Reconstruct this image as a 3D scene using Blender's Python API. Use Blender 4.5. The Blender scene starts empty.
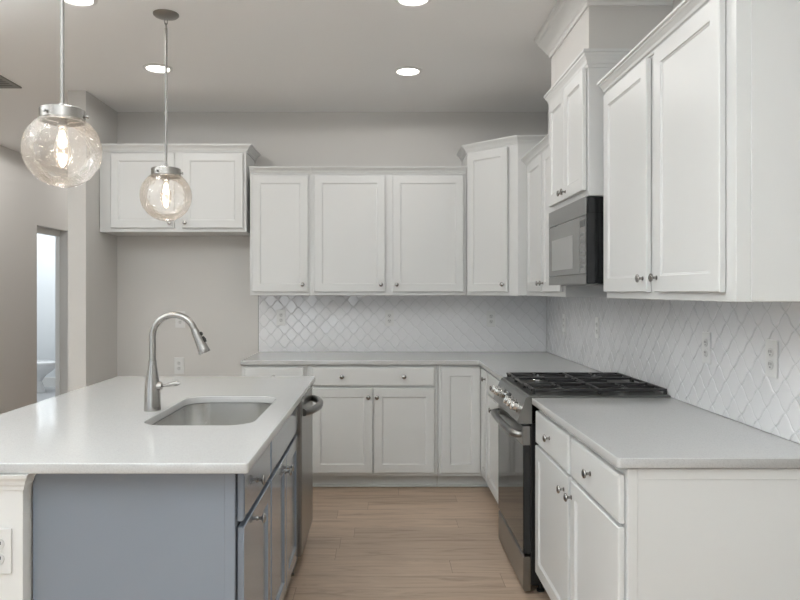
import bpy, bmesh, math, random
from mathutils import Vector, Matrix
random.seed(7)
PI = math.pi
S = bpy.context.scene
COL = S.collection

# ------------------------------------------------------------------ camera, world, lights, exposure
cam_d = bpy.data.cameras.new('camera')
cam = bpy.data.objects.new('camera', cam_d); COL.objects.link(cam)
cam.location = (0, 0, 1.40); cam.rotation_euler = (PI/2, 0, 0)
cam_d.sensor_width = 36.0; cam_d.lens = 36.0*690/800
cam_d.shift_x = 19/800; cam_d.shift_y = -8.5/800
cam_d.clip_start = 0.05
S.camera = cam

S.view_settings.view_transform = 'Standard'; S.view_settings.look = 'None'
S.view_settings.gamma = 1.0; S.view_settings.use_curve_mapping = False
S.view_settings.exposure = 0.52

w = bpy.data.worlds.new('world'); S.world = w; w.use_nodes = True
bg = w.node_tree.nodes['Background']
bg.inputs[0].default_value = (0.80, 0.90, 1.0, 1); bg.inputs[1].default_value = 1.0

def area(name, loc, rot, sx, sy, power, col):
    d = bpy.data.lights.new(name, 'AREA'); d.shape = 'RECTANGLE'; d.size = sx; d.size_y = sy
    d.energy = power; d.color = col
    o = bpy.data.objects.new(name, d); COL.objects.link(o); o.location = loc; o.rotation_euler = rot
    return o
DAY = (0.88, 0.95, 1.0)
area('daylight_rear', (-1.7, -3.72, 1.45), (PI/2, 0, 0), 1.1, 1.8, 16, DAY)          # outside the rear windows, shining in
area('daylight_side', (-3.95, -0.6, 1.5), (PI/2, 0, -PI/2), 2.6, 1.9, 4, DAY)        # outside the living-room side windows
def bounce(name, loc, power, col):
    d = bpy.data.lights.new(name, 'SPOT'); d.energy = power; d.color = col; d.spot_size = math.radians(125); d.spot_blend = 0.5; d.shadow_soft_size = 0.15
    o = bpy.data.objects.new(name, d); COL.objects.link(o); o.location = loc; o.rotation_euler = (PI, 0, 0)
bounce('added_bounce_fill', (-0.6, 0.3, 1.6), 265, (0.91, 0.975, 1.0))      # added fill lights with no seen source, aimed straight up at the ceiling
bounce('added_bounce_fill', (-2.8, 1.8, 1.6), 215, (0.91, 0.975, 1.0))
SPOT_W, BULB_W, BATH_W = 6.2, 1.0, 26
WARM = (1.0, 0.98, 0.955)

# ------------------------------------------------------------------ materials
def mat(name, col, rough=0.5, metal=0.0, **kw):
    m = bpy.data.materials.new(name); m.use_nodes = True
    b = m.node_tree.nodes['Principled BSDF']
    b.inputs['Base Color'].default_value = (*col, 1); b.inputs['Roughness'].default_value = rough
    b.inputs['Metallic'].default_value = metal
    for k, v in kw.items(): b.inputs[k.replace('_', ' ')].default_value = v
    return m
def N(m, t, **kw):
    n = m.node_tree.nodes.new(t)
    for k, v in kw.items():
        if k in n.inputs: n.inputs[k].default_value = v
        else: setattr(n, k, v)
    return n
def L(m, a, b): m.node_tree.links.new(a, b)
def bsdf(m): return m.node_tree.nodes['Principled BSDF']
def coords(m, scale=(1, 1, 1)):
    tc = N(m, 'ShaderNodeTexCoord'); mp = N(m, 'ShaderNodeMapping'); mp.inputs['Scale'].default_value = scale
    L(m, tc.outputs['Object'], mp.inputs['Vector']); return mp.outputs['Vector']
def noise_bump(m, scale, strength, dist=0.002, sc=(1, 1, 1)):
    n = N(m, 'ShaderNodeTexNoise'); n.inputs['Scale'].default_value = scale; n.inputs['Detail'].default_value = 4
    L(m, coords(m, sc), n.inputs['Vector'])
    bp = N(m, 'ShaderNodeBump'); bp.inputs['Strength'].default_value = strength; bp.inputs['Distance'].default_value = dist
    L(m, n.outputs['Fac'], bp.inputs['Height']); L(m, bp.outputs['Normal'], bsdf(m).inputs['Normal'])
    return n
def vary(m, c1, c2, scale, lo=0.4, hi=0.6, sc=(1, 1, 1)):
    n = N(m, 'ShaderNodeTexNoise'); n.inputs['Scale'].default_value = scale; n.inputs['Detail'].default_value = 6
    L(m, coords(m, sc), n.inputs['Vector'])
    r = N(m, 'ShaderNodeValToRGB'); r.color_ramp.elements[0].position = lo; r.color_ramp.elements[1].position = hi
    r.color_ramp.elements[0].color = (*c1, 1); r.color_ramp.elements[1].color = (*c2, 1)
    L(m, n.outputs['Fac'], r.inputs['Fac']); L(m, r.outputs['Color'], bsdf(m).inputs['Base Color'])

M = {}
M['cab'] = mat('white_cabinet_paint', (0.70, 0.705, 0.695), 0.38)
noise_bump(M['cab'], 260, 0.06, 0.001)
M['wall'] = mat('greige_wall_paint', (0.645, 0.63, 0.605), 0.75); noise_bump(M['wall'], 300, 0.12, 0.001)
M['ceil'] = mat('ceiling_paint', (0.90, 0.90, 0.895), 0.85); noise_bump(M['ceil'], 200, 0.15, 0.001)
M['trim'] = mat('white_trim_paint', (0.76, 0.76, 0.745), 0.4); noise_bump(M['trim'], 200, 0.04, 0.001)
M['blue'] = mat('blue_grey_cabinet_paint', (0.212, 0.252, 0.308), 0.24, Coat_Weight=0.9, Coat_Roughness=0.13, Coat_IOR=1.6); noise_bump(M['blue'], 260, 0.05, 0.001)
M['quartz'] = mat('pale_quartz', (0.68, 0.67, 0.65), 0.10)
vary(M['quartz'], (0.50, 0.50, 0.495), (0.55, 0.55, 0.545), 260, 0.36, 0.52)
M['tile'] = mat('white_glazed_tile', (0.80, 0.80, 0.81), 0.10); noise_bump(M['tile'], 28, 0.12, 0.003)
M['grout'] = mat('pale_grout', (0.66, 0.66, 0.665), 0.7); noise_bump(M['grout'], 400, 0.2, 0.001)
M['steel'] = mat('brushed_stainless', (0.29, 0.29, 0.283), 0.28, 1.0); noise_bump(M['steel'], 60, 0.05, 0.001, (1, 1, 40))
M['sink'] = mat('satin_sink_steel', (0.74, 0.735, 0.72), 0.25, 1.0); noise_bump(M['sink'], 40, 0.06, 0.001, (30, 1, 1))
M['nickel'] = mat('brushed_nickel', (0.40, 0.39, 0.375), 0.26, 1.0); noise_bump(M['nickel'], 90, 0.04, 0.001, (1, 1, 30))
M['knob'] = mat('dark_satin_nickel', (0.36, 0.345, 0.33), 0.22, 1.0); noise_bump(M['knob'], 90, 0.03, 0.001)
M['canopy'] = mat('aged_nickel', (0.30, 0.29, 0.275), 0.38, 1.0); noise_bump(M['canopy'], 90, 0.03, 0.001)
M['black'] = mat('black_enamel', (0.012, 0.012, 0.013), 0.30); noise_bump(M['black'], 40, 0.12, 0.004)
M['blackglass'] = mat('black_oven_glass', (0.018, 0.019, 0.019), 0.05); noise_bump(M['blackglass'], 3, 0.02, 0.002)
M['blackgloss'] = mat('gloss_black_case', (0.012, 0.013, 0.014), 0.12); noise_bump(M['blackgloss'], 7, 0.25, 0.02)
M['rod'] = mat('satin_nickel_rod', (0.27, 0.265, 0.255), 0.36, 1.0); noise_bump(M['rod'], 90, 0.03, 0.001)
M['seed'] = mat('pale_glass_seed', (0.92, 0.92, 0.90), 0.1, Alpha=0.6); noise_bump(M['seed'], 90, 0.03, 0.001)
M['iron'] = mat('cast_iron', (0.022, 0.022, 0.023), 0.34); noise_bump(M['iron'], 220, 0.25, 0.001)
M['mwglass'] = mat('smoked_microwave_glass', (0.16, 0.16, 0.155), 0.12); noise_bump(M['mwglass'], 3, 0.02, 0.002)
M['mwwin'] = mat('meshed_microwave_window', (0.30, 0.30, 0.29), 0.16)
vary(M['mwwin'], (0.27, 0.27, 0.26), (0.33, 0.33, 0.32), 700, 0.4, 0.6)
M['plate'] = mat('white_plastic', (0.73, 0.73, 0.72), 0.3); noise_bump(M['plate'], 100, 0.02, 0.001)
M['slot'] = mat('dark_slot', (0.05, 0.05, 0.05), 0.6); noise_bump(M['slot'], 100, 0.02, 0.001)
M['socket'] = mat('outlet_face_plastic', (0.64, 0.64, 0.63), 0.35); noise_bump(M['socket'], 100, 0.02, 0.001)
M['chrome'] = mat('bright_knob_metal', (0.72, 0.72, 0.70), 0.16, 1.0); noise_bump(M['chrome'], 90, 0.03, 0.001)
M['vent'] = mat('grey_vent_metal', (0.24, 0.235, 0.225), 0.5); noise_bump(M['vent'], 100, 0.03, 0.001)
M['porcelain'] = mat('white_porcelain', (0.82, 0.83, 0.84), 0.12); noise_bump(M['porcelain'], 20, 0.01, 0.001)
M['bath'] = mat('pale_bathroom_paint', (0.76, 0.79, 0.81), 0.7); noise_bump(M['bath'], 200, 0.05, 0.001)
M['bathfloor'] = mat('grey_bathroom_tile', (0.42, 0.43, 0.44), 0.4); noise_bump(M['bathfloor'], 60, 0.05, 0.001)
M['rubber'] = mat('black_rubber', (0.02, 0.02, 0.02), 0.6); noise_bump(M['rubber'], 100, 0.05, 0.001)
M['toe'] = mat('grey_white_kick_paint', (0.66, 0.67, 0.66), 0.45); noise_bump(M['toe'], 200, 0.04, 0.001)

def emit(name, col, s):
    m = bpy.data.materials.new(name); m.use_nodes = True; nt = m.node_tree
    nt.nodes.remove(nt.nodes['Principled BSDF'])
    e = nt.nodes.new('ShaderNodeEmission'); e.inputs[0].default_value = (*col, 1); e.inputs[1].default_value = s
    nt.links.new(e.outputs[0], nt.nodes['Material Output'].inputs[0]); return m
M['lens'] = emit('lit_downlight_lens', (1.0, 0.96, 0.90), 6.0)
M['filament'] = emit('glowing_filament', (1.0, 0.80, 0.58), 40.0)

def thin_glass(name, tint, seeds):
    m = bpy.data.materials.new(name); m.use_nodes = True; nt = m.node_tree
    nt.nodes.remove(nt.nodes['Principled BSDF'])
    tr = nt.nodes.new('ShaderNodeBsdfTransparent'); tr.inputs[0].default_value = (*tint, 1)
    gl = nt.nodes.new('ShaderNodeBsdfGlossy'); gl.inputs['Roughness'].default_value = 0.04
    lw = nt.nodes.new('ShaderNodeLayerWeight'); lw.inputs[0].default_value = 0.30
    cu = nt.nodes.new('ShaderNodeMath'); cu.operation = 'MULTIPLY_ADD'; cu.inputs[1].default_value = 0.85; cu.inputs[2].default_value = 0.03
    mx = nt.nodes.new('ShaderNodeMixShader')
    nt.links.new(lw.outputs['Fresnel'], cu.inputs[0]); nt.links.new(cu.outputs[0], mx.inputs[0])
    nt.links.new(tr.outputs[0], mx.inputs[1]); nt.links.new(gl.outputs[0], mx.inputs[2])
    out = mx
    if not seeds:        # the lit bulb glows faintly all through
        em = nt.nodes.new('ShaderNodeEmission'); em.inputs[0].default_value = (1.0, 0.86, 0.68, 1); em.inputs[1].default_value = 0.07
        ad = nt.nodes.new('ShaderNodeAddShader'); nt.links.new(mx.outputs[0], ad.inputs[0]); nt.links.new(em.outputs[0], ad.inputs[1]); out = ad
    if seeds:
        tc = nt.nodes.new('ShaderNodeTexCoord')
        n = nt.nodes.new('ShaderNodeTexNoise'); n.inputs['Scale'].default_value = 38; n.inputs['Detail'].default_value = 3
        nt.links.new(tc.outputs['Object'], n.inputs['Vector'])
        bp = nt.nodes.new('ShaderNodeBump'); bp.inputs['Strength'].default_value = 0.8; bp.inputs['Distance'].default_value = 0.004
        nt.links.new(n.outputs['Fac'], bp.inputs['Height'])
        nt.links.new(bp.outputs[0], gl.inputs['Normal']); nt.links.new(bp.outputs[0], lw.inputs['Normal'])
        df = nt.nodes.new('ShaderNodeBsdfTranslucent'); df.inputs[0].default_value = (0.95, 0.93, 0.9, 1)
        d2 = nt.nodes.new('ShaderNodeBsdfDiffuse'); d2.inputs[0].default_value = (0.95, 0.93, 0.9, 1)
        ds = nt.nodes.new('ShaderNodeMixShader'); ds.inputs[0].default_value = 0.5
        nt.links.new(df.outputs[0], ds.inputs[1]); nt.links.new(d2.outputs[0], ds.inputs[2])
        v = nt.nodes.new('ShaderNodeTexVoronoi'); v.inputs['Scale'].default_value = 70
        nt.links.new(tc.outputs['Object'], v.inputs['Vector'])
        r = nt.nodes.new('ShaderNodeValToRGB')
        r.color_ramp.elements[0].position = 0.07; r.color_ramp.elements[0].color = (0.85, 0.85, 0.85, 1)
        r.color_ramp.elements[1].position = 0.17; r.color_ramp.elements[1].color = (0.045, 0.045, 0.045, 1)
        nt.links.new(v.outputs['Distance'], r.inputs['Fac'])
        m2 = nt.nodes.new('ShaderNodeMixShader')
        nt.links.new(r.outputs[0], m2.inputs[0]); nt.links.new(mx.outputs[0], m2.inputs[1]); nt.links.new(ds.outputs[0], m2.inputs[2])
        out = m2
    nt.links.new(out.outputs[0], nt.nodes['Material Output'].inputs[0]); return m
M['globe'] = thin_glass('seeded_clear_glass', (0.985, 0.985, 0.985), True)
M['bulbglass'] = thin_glass('clear_bulb_glass', (0.97, 0.95, 0.92), False)

def floor_mat():
    m = mat('oak_planks', (0.4, 0.3, 0.22), 0.42)
    vec = coords(m)
    PW, PL = 0.165, 1.25
    sp = N(m, 'ShaderNodeSeparateXYZ'); L(m, vec, sp.inputs[0])
    def mth(op, a, b=None):
        n = N(m, 'ShaderNodeMath', operation=op)
        for i, v in enumerate((a, b)):
            if v is None: continue
            if isinstance(v, (int, float)): n.inputs[i].default_value = v
            else: L(m, v, n.inputs[i])
        return n.outputs[0]
    ry = mth('DIVIDE', mth('ADD', sp.outputs['Y'], 20.0), PW); row = mth('FLOOR', ry); fy = mth('FRACT', ry)
    wn = N(m, 'ShaderNodeTexWhiteNoise'); wn.noise_dimensions = '1D'; L(m, row, wn.inputs['W'])
    rx = mth('ADD', mth('DIVIDE', mth('ADD', sp.outputs['X'], 20.0), PL), wn.outputs['Value']); colm = mth('FLOOR', rx); fx = mth('FRACT', rx)
    wp = N(m, 'ShaderNodeTexWhiteNoise'); wp.noise_dimensions = '2D'; cv = N(m, 'ShaderNodeCombineXYZ'); L(m, row, cv.inputs[0]); L(m, colm, cv.inputs[1]); L(m, cv.outputs[0], wp.inputs['Vector'])
    seam = mth('MAXIMUM', mth('LESS_THAN', fy, 0.010), mth('LESS_THAN', fx, 0.0018))
    # a per-plank offset feeds the grain so that it breaks at each joint
    mul = N(m, 'ShaderNodeVectorMath', operation='SCALE'); mul.inputs['Scale'].default_value = 7.0
    L(m, wp.outputs['Color'], mul.inputs[0])
    add = N(m, 'ShaderNodeVectorMath', operation='ADD'); L(m, vec, add.inputs[0]); L(m, mul.outputs[0], add.inputs[1])
    mp = N(m, 'ShaderNodeMapping'); mp.inputs['Scale'].default_value = (1.0, 9.0, 1.0); L(m, add.outputs[0], mp.inputs['Vector'])
    n1 = N(m, 'ShaderNodeTexNoise'); n1.inputs['Scale'].default_value = 2.0; n1.inputs['Detail'].default_value = 9; n1.inputs['Roughness'].default_value = 0.62; n1.inputs['Distortion'].default_value = 1.2
    L(m, mp.outputs[0], n1.inputs['Vector'])
    r = N(m, 'ShaderNodeValToRGB'); e = r.color_ramp.elements
    e[0].position = 0.25; e[0].color = (0.30, 0.215, 0.155, 1); e[1].position = 0.72; e[1].color = (0.58, 0.45, 0.34, 1)
    k = r.color_ramp.elements.new(0.48); k.color = (0.495, 0.372, 0.276, 1)
    L(m, n1.outputs['Fac'], r.inputs['Fac'])
    tint = N(m, 'ShaderNodeMix', data_type='RGBA', blend_type='MULTIPLY'); tint.inputs[0].default_value = 1.0
    rr = N(m, 'ShaderNodeMapRange'); rr.inputs['To Min'].default_value = 0.90; rr.inputs['To Max'].default_value = 1.12
    L(m, wp.outputs['Value'], rr.inputs['Value'])
    L(m, r.outputs['Color'], tint.inputs[6]); L(m, rr.outputs[0], tint.inputs[7])
    gap = N(m, 'ShaderNodeMix', data_type='RGBA'); gap.inputs[7].default_value = (0.26, 0.19, 0.14, 1)
    L(m, seam, gap.inputs[0]); L(m, tint.outputs[2], gap.inputs[6]); L(m, gap.outputs[2], bsdf(m).inputs['Base Color'])
    bp = N(m, 'ShaderNodeBump'); bp.inputs['Strength'].default_value = 0.12; bp.inputs['Distance'].default_value = 0.001
    L(m, n1.outputs['Fac'], bp.inputs['Height']); L(m, bp.outputs[0], bsdf(m).inputs['Normal'])
    return m
M['floor'] = floor_mat()

# ------------------------------------------------------------------ mesh helpers
def box(bm, x0, x1, y0, y1, z0, z1, bev=0.0):
    r = bmesh.ops.create_cube(bm, size=1.0)
    vs = r['verts']
    for v in vs:
        v.co = Vector(((x0+x1)/2 + v.co.x*(x1-x0), (y0+y1)/2 + v.co.y*(y1-y0), (z0+z1)/2 + v.co.z*(z1-z0)))
    if bev:
        es = list({e for v in vs for e in v.link_edges})
        bmesh.ops.bevel(bm, geom=es, offset=bev, segments=2, affect='EDGES', profile=0.5)
    return bm
def lathe(bm, prof, seg=28, mtx=None):
    """revolve (radius, z) points about local z"""
    rings = []
    for r, z in prof:
        if r < 1e-6: rings.append([bm.verts.new((0, 0, z))])
        else: rings.append([bm.verts.new((r*math.cos(2*PI*i/seg), r*math.sin(2*PI*i/seg), z)) for i in range(seg)])
    for a, b in zip(rings, rings[1:]):
        for i in range(seg):
            j = (i+1) % seg
            if len(a) == 1 and len(b) == 1: continue
            if len(a) == 1: bm.faces.new((a[0], b[j], b[i]))
            elif len(b) == 1: bm.faces.new((a[i], a[j], b[0]))
            else: bm.faces.new((a[i], a[j], b[j], b[i]))
    if mtx is not None:
        for ring in rings:
            for v in ring: v.co = mtx @ v.co
    return bm
def tube(bm, pts, rad, seg=16, caps=True):
    """round tube through points; rad a number or a list"""
    pts = [Vector(p) for p in pts]; n = len(pts)
    rads = rad if isinstance(rad, (list, tuple)) else [rad]*n
    rings = []; up = None
    for i, p in enumerate(pts):
        t = (pts[min(i+1, n-1)] - pts[max(i-1, 0)]).normalized()
        if up is None:
            up = Vector((0, 0, 1)) if abs(t.z) < 0.9 else Vector((0, 1, 0))
        a = (up - t*up.dot(t)).normalized(); b = t.cross(a); up = a
        rings.append([bm.verts.new(p + (a*math.cos(2*PI*k/seg) + b*math.sin(2*PI*k/seg))*rads[i]) for k in range(seg)])
    for A, B in zip(rings, rings[1:]):
        for k in range(seg):
            j = (k+1) % seg; bm.faces.new((A[k], A[j], B[j], B[k]))
    if caps:
        bm.faces.new(list(reversed(rings[0]))); bm.faces.new(rings[-1])
    return bm
def prism(bm, pts, z0, z1):
    lo = [bm.verts.new((x, y, z0)) for x, y in pts]; hi = [bm.verts.new((x, y, z1)) for x, y in pts]
    n = len(pts)
    bm.faces.new(list(reversed(lo))); bm.faces.new(hi)
    for i in range(n):
        j = (i+1) % n; bm.faces.new((lo[i], lo[j], hi[j], hi[i]))
    return bm
def sweep(bm, path, prof):
    """mitred moulding: path of (x, y) walked with the outside on its right hand; prof of closed (out, z) points"""
    n = len(path); P = [Vector(p) for p in path]; rings = []
    for i in range(n):
        d = []
        if i > 0: d.append((P[i]-P[i-1]).normalized())
        if i < n-1: d.append((P[i+1]-P[i]).normalized())
        ns = [Vector((q.y, -q.x)) for q in d]
        if len(ns) == 2:
            s = ns[0]+ns[1]; m = s*(2/s.length_squared)
        else: m = ns[0]
        rings.append([bm.verts.new((P[i].x+m.x*o, P[i].y+m.y*o, z)) for o, z in prof])
    k = len(prof)
    for A, B in zip(rings, rings[1:]):
        for i in range(k):
            j = (i+1) % k; bm.faces.new((A[i], A[j], B[j], B[i]))
    bm.faces.new(list(reversed(rings[0]))); bm.faces.new(rings[-1])
    return bm
def ringpanel(bm, x0, x1, z0, z1, rings):
    """front-facing (-y) panel from nested rectangles: rings of (inset, y)"""
    R = []
    for ins, y in rings:
        R.append([bm.verts.new((a, y, c)) for a, c in ((x0+ins, z0+ins), (x1-ins, z0+ins), (x1-ins, z1-ins), (x0+ins, z1-ins))])
    bm.faces.new(list(reversed(R[0])))
    for A, B in zip(R, R[1:]):
        for i in range(4):
            j = (i+1) % 4; bm.faces.new((A[i], A[j], B[j], B[i]))
    bm.faces.new(R[-1])
    return bm
def obj(name, bm, m, parent=None, smooth=False, loc=None):
    bmesh.ops.recalc_face_normals(bm, faces=bm.faces)
    me = bpy.data.meshes.new(name); bm.to_mesh(me); bm.free()
    for mm in (m if isinstance(m, (list, tuple)) else [m]): me.materials.append(mm)
    if smooth:
        me.shade_smooth()
        me.set_sharp_from_angle(angle=math.radians(40))
    o = bpy.data.objects.new(name, me); COL.objects.link(o)
    if parent is not None: o.parent = parent
    if loc is not None: o.location = loc
    return o
def tag(o, label, cat, group=None, kind=None):
    o['label'] = label; o['category'] = cat
    if group: o['group'] = group
    if kind: o['kind'] = kind
    return o
def thing(name, label, cat, loc=(0, 0, 0), rz=0, group=None):
    o = bpy.data.objects.new(name, None); COL.objects.link(o)
    o.empty_display_size = 0.05; o.location = loc; o.rotation_euler = (0, 0, rz)
    return tag(o, label, cat, group)
def struct(name, bm, m, label=None, cat=None):
    o = obj(name, bm, m); o['kind'] = 'structure'
    if label: o['label'] = label
    if cat: o['category'] = cat
    return o
def B(): return bmesh.new()
def copy_tree(o, loc=None, label=None):
    c = o.copy(); COL.objects.link(c)
    if loc is not None: c.location = loc
    if label: c['label'] = label
    for ch in list(o.children):
        d = ch.copy(); COL.objects.link(d); d.parent = c
        for g in list(ch.children):
            e = g.copy(); COL.objects.link(e); e.parent = d
    return c

# ------------------------------------------------------------------ the room
XW, YW, ZC = 1.340, 5.560, 2.846
XL = -3.76
YR = -3.5
bm = B(); box(bm, -5.75, XW+0.15, YR-0.15, 10.35, -0.08, 0.0); fl = struct('floor', bm, M['floor'], 'light oak plank floor', 'floor')
bm = B(); box(bm, -5.75, XW+0.15, YR-0.15, 10.35, ZC, ZC+0.1); struct('ceiling', bm, M['ceil'], 'plain pale ceiling', 'ceiling')
bm = B(); box(bm, XW, XW+0.15, YR-0.15, YW+0.14, 0, ZC); struct('wall_right', bm, M['wall'], 'wall behind the range', 'wall')
bm = B(); box(bm, -2.125, XW, YW, YW+0.14, 0, ZC); struct('wall_back', bm, M['wall'], 'back wall of the kitchen', 'wall')
bm = B(); box(bm, -2.255, -2.125, 4.97, 10.2, 0, ZC); struct('wall_alcove', bm, M['wall'], 'short return wall closing the alcove', 'wall')
def rects_wall(name, y0, y1, x0, x1, holes, m, axis='x', **kw):
    """a wall slab with rectangular holes [(a0, a1, z0, z1)] along its long axis, from solid pieces of one mesh"""
    bm = B(); cuts = sorted(holes)
    def seg(a0, a1, z0, z1):
        if a1-a0 < 1e-4 or z1-z0 < 1e-4: return
        if axis == 'x': box(bm, a0, a1, y0, y1, z0, z1)
        else: box(bm, x0, x1, a0, a1, z0, z1)
    lo, hi = (x0, x1) if axis == 'x' else (y0, y1)
    a = lo
    for h0, h1, z0, z1 in cuts:
        seg(a, h0, 0, ZC); seg(h0, h1, 0, z0); seg(h0, h1, z1, ZC); a = h1
    seg(a, hi, 0, ZC)
    return struct(name, bm, m, **kw)
rects_wall('wall_left', YR-0.15, 10.2, XL-0.13, XL, [(-1.9, 0.7, 0.55, 2.45), (7.54, 8.30, 0.0, 2.127)], M['wall'], 'y',
           label='long side wall with the bathroom doorway', cat='wall')
rects_wall('wall_rear', YR-0.15, YR, XL, XW, [(-2.3, -1.1, 0.5, 2.4)], M['wall'], 'x', label='wall behind the camera with windows', cat='wall')
bm = B(); box(bm, -5.75, -2.255, 10.2, 10.35, 0, ZC); struct('wall_hall', bm, M['wall'], 'end wall of the hall', 'wall')
# window frames behind the camera
def window(name, x0, x1, y0, y1, z0, z1, axis, n):
    bm = B(); t = 0.05
    a0, a1 = (x0, x1) if axis == 'x' else (y0, y1)
    def bar(b0, b1, c0, c1):
        if axis == 'x': box(bm, b0, b1, y0, y1, c0, c1)
        else: box(bm, x0, x1, b0, b1, c0, c1)
    bar(a0, a1, z0, z0+t); bar(a0, a1, z1-t, z1)
    for i in range(n+1):
        c = a0+t/2 + (a1-a0-t)*i/n; bar(c-t/2, c+t/2, z0+t, z1-t)
    struct(name, bm, M['trim'])
window('window_1', -2.3, -1.1, YR-0.10, YR-0.05, 0.5, 2.4, 'x', 2)
window('window_2', XL-0.09, XL-0.04, -1.9, 0.7, 0.55, 2.45, 'y', 2)
# bathroom
bm = B(); box(bm, -5.75, -5.62, 6.6, 10.2, 0, ZC); struct('wall_bathroom_side', bm, M['bath'], 'far side wall of the bathroom', 'wall')
bm = B(); box(bm, -5.62, XL-0.13, 6.5, 6.6, 0, ZC); struct('wall_bathroom_near', bm, M['bath'])
bm = B(); box(bm, -5.62, XL-0.13, 10.13, 10.2, 0, ZC); struct('wall_bathroom_end', bm, M['bath'], 'bright pale bathroom wall seen through the doorway', 'wall')
bm = B(); box(bm, -5.62, XL-0.13, 10.11, 10.13, 0, 0.14, 0.004); struct('baseboard_bathroom', bm, M['trim'])
bm = B(); box(bm, -5.62, XL-0.13, 6.6, 10.13, 0.0, 0.006); struct('floor_bathroom', bm, M['bathfloor'], 'pale grey bathroom floor', 'floor')
# doorway lining and casing (white, on the bathroom side)
bm = B()
box(bm, XL-0.15, XL-0.10, 7.54, 8.30, 2.06, 2.127); box(bm, XL-0.15, XL-0.10, 8.285, 8.30, 0, 2.06); box(bm, XL-0.15, XL-0.10, 7.54, 7.56, 0, 2.06)
box(bm, XL-0.15, XL-0.13, 8.30, 8.37, 0, 2.19); box(bm, XL-0.15, XL-0.13, 7.47, 7.54, 0, 2.19)
struct('door_1', bm, M['trim'], 'white lining of the bathroom doorway', 'doorway')
bm = B(); box(bm, XL, XL+0.014, YR, 7.54, 0, 0.12, 0.003); struct('baseboard_left', bm, M['trim'])
bm = B(); box(bm, -2.125, -0.99, YW-0.014, YW, 0, 0.12, 0.003); struct('baseboard_back', bm, M['trim'])
d = bpy.data.lights.new('bathroom_fill', 'AREA'); d.size = 1.0; d.energy = BATH_W; d.color = (0.93, 0.97, 1.0)  # area light added under the bathroom ceiling; no window there
o = bpy.data.objects.new('bathroom_fill', d); COL.objects.link(o); o.location = (-4.7, 9.0, 2.8)
# boxed chase above the microwave cabinet, with the large ceiling crown
bm = B(); box(bm, 0.956, XW, 3.172, 3.872, 2.508, ZC); struct('wall_chase', bm, M['wall'], 'boxed-in duct chase rising to the ceiling', 'wall')
PROF_BIG = [(0, 2.712), (0.010, 2.712), (0.014, 2.728), (0.024, 2.736), (0.034, 2.752), (0.052, 2.776), (0.070, 2.800), (0.074, 2.816), (0.086, 2.824), (0.090, 2.844), (0, 2.844)]
bm = B(); sweep(bm, [(XW-0.002, 3.872), (0.956, 3.872), (0.956, 3.172), (XW-0.002, 3.172)], [(o*0.88, z) for o, z in PROF_BIG])
struct('trim_1', bm, M['trim'], 'large white crown moulding round the chase at the ceiling', 'moulding')

# ------------------------------------------------------------------ cabinet kit
def knob_mesh(m):
    bm = B()
    mt = Matrix.Rotation(PI/2, 4, 'X')      # local z -> -y
    lathe(bm, [(0.0, 0.0), (0.0085, 0.0), (0.0085, 0.002), (0.0052, 0.004), (0.0050, 0.012), (0.0075, 0.0155), (0.0145, 0.0185), (0.0160, 0.0215),
               (0.0150, 0.0245), (0.0105, 0.0270), (0.0, 0.0280)], 20, mt)
    bmesh.ops.recalc_face_normals(bm, faces=bm.faces)
    me = bpy.data.meshes.new('knob'); bm.to_mesh(me); bm.free(); me.materials.append(m)
    me.shade_smooth(); me.set_sharp_from_angle(angle=math.radians(40)); return me
KNOB = knob_mesh(M['knob']); KNOB_BRIGHT = knob_mesh(M['nickel'])
T, GAP = 0.019, 0.003
def add_knob(parent, x, z, y=-(T+GAP), me=None):
    o = bpy.data.objects.new('knob', me or KNOB); COL.objects.link(o); o.parent = parent; o.location = (x, y, z)
def door(parent, x0, x1, z0, z1, knobs=(), m=None, fr=0.058, name='door', me=None):
    bm = B(); b = 0.003; y1 = -GAP; yf = -(GAP+T)
    ringpanel(bm, x0, x1, z0, z1, [(0, y1), (0, yf+b), (b, yf), (fr, yf), (fr+0.0025, yf+0.0045), (fr+0.006, yf+0.0055), (fr+0.008, yf+0.008)])
    d = obj(name, bm, m or M['cab'], parent)
    for kx, kz in knobs: add_knob(d, kx, kz, me=me)
    return d
def drawer(parent, x0, x1, z0, z1, knobs=(), m=None, name='drawer_front', me=None):
    bm = B(); y1 = -GAP; yf = -(GAP+T)
    ringpanel(bm, x0, x1, z0, z1, [(0, y1), (0, yf+0.006), (0.003, yf+0.002), (0.012, yf)])
    d = obj(name, bm, m or M['cab'], parent)
    for kx, kz in knobs: add_knob(d, kx, kz, me=me)
    return d
def body(parent, pts, z0, z1, m=None):
    bm = B(); prism(bm, pts, z0, z1)
    bmesh.ops.bevel(bm, geom=list(bm.edges), offset=0.0015, segments=1, affect='EDGES')
    return obj('body', bm, m or M['cab'], parent)
def crown(parent, path, z0, z1, proj=0.045):
    h = z1-z0; p = proj
    prof = [(0, z0), (p*0.16, z0), (p*0.20, z0+h*0.16), (p*0.34, z0+h*0.22), (p*0.42, z0+h*0.40), (p*0.66, z0+h*0.62), (p*0.80, z0+h*0.70), (p*0.84, z0+h*0.80), (p, z0+h*0.84), (p, z1), (0, z1)]
    bm = B(); sweep(bm, path, prof); return obj('crown_moulding', bm, M['cab'], parent)
def toekick(parent, x0, x1, y=0.075, m=None, depth=0.018):
    bm = B(); box(bm, x0, x1, y, y+depth, 0.002, 0.10)
    box(bm, x0, x1, y-0.012, y, 0.002, 0.020, 0.004)
    return obj('toe_kick', bm, m or M['toe'], parent)
R0, RR, RI = 0.0, -PI/2, PI/2

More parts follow.
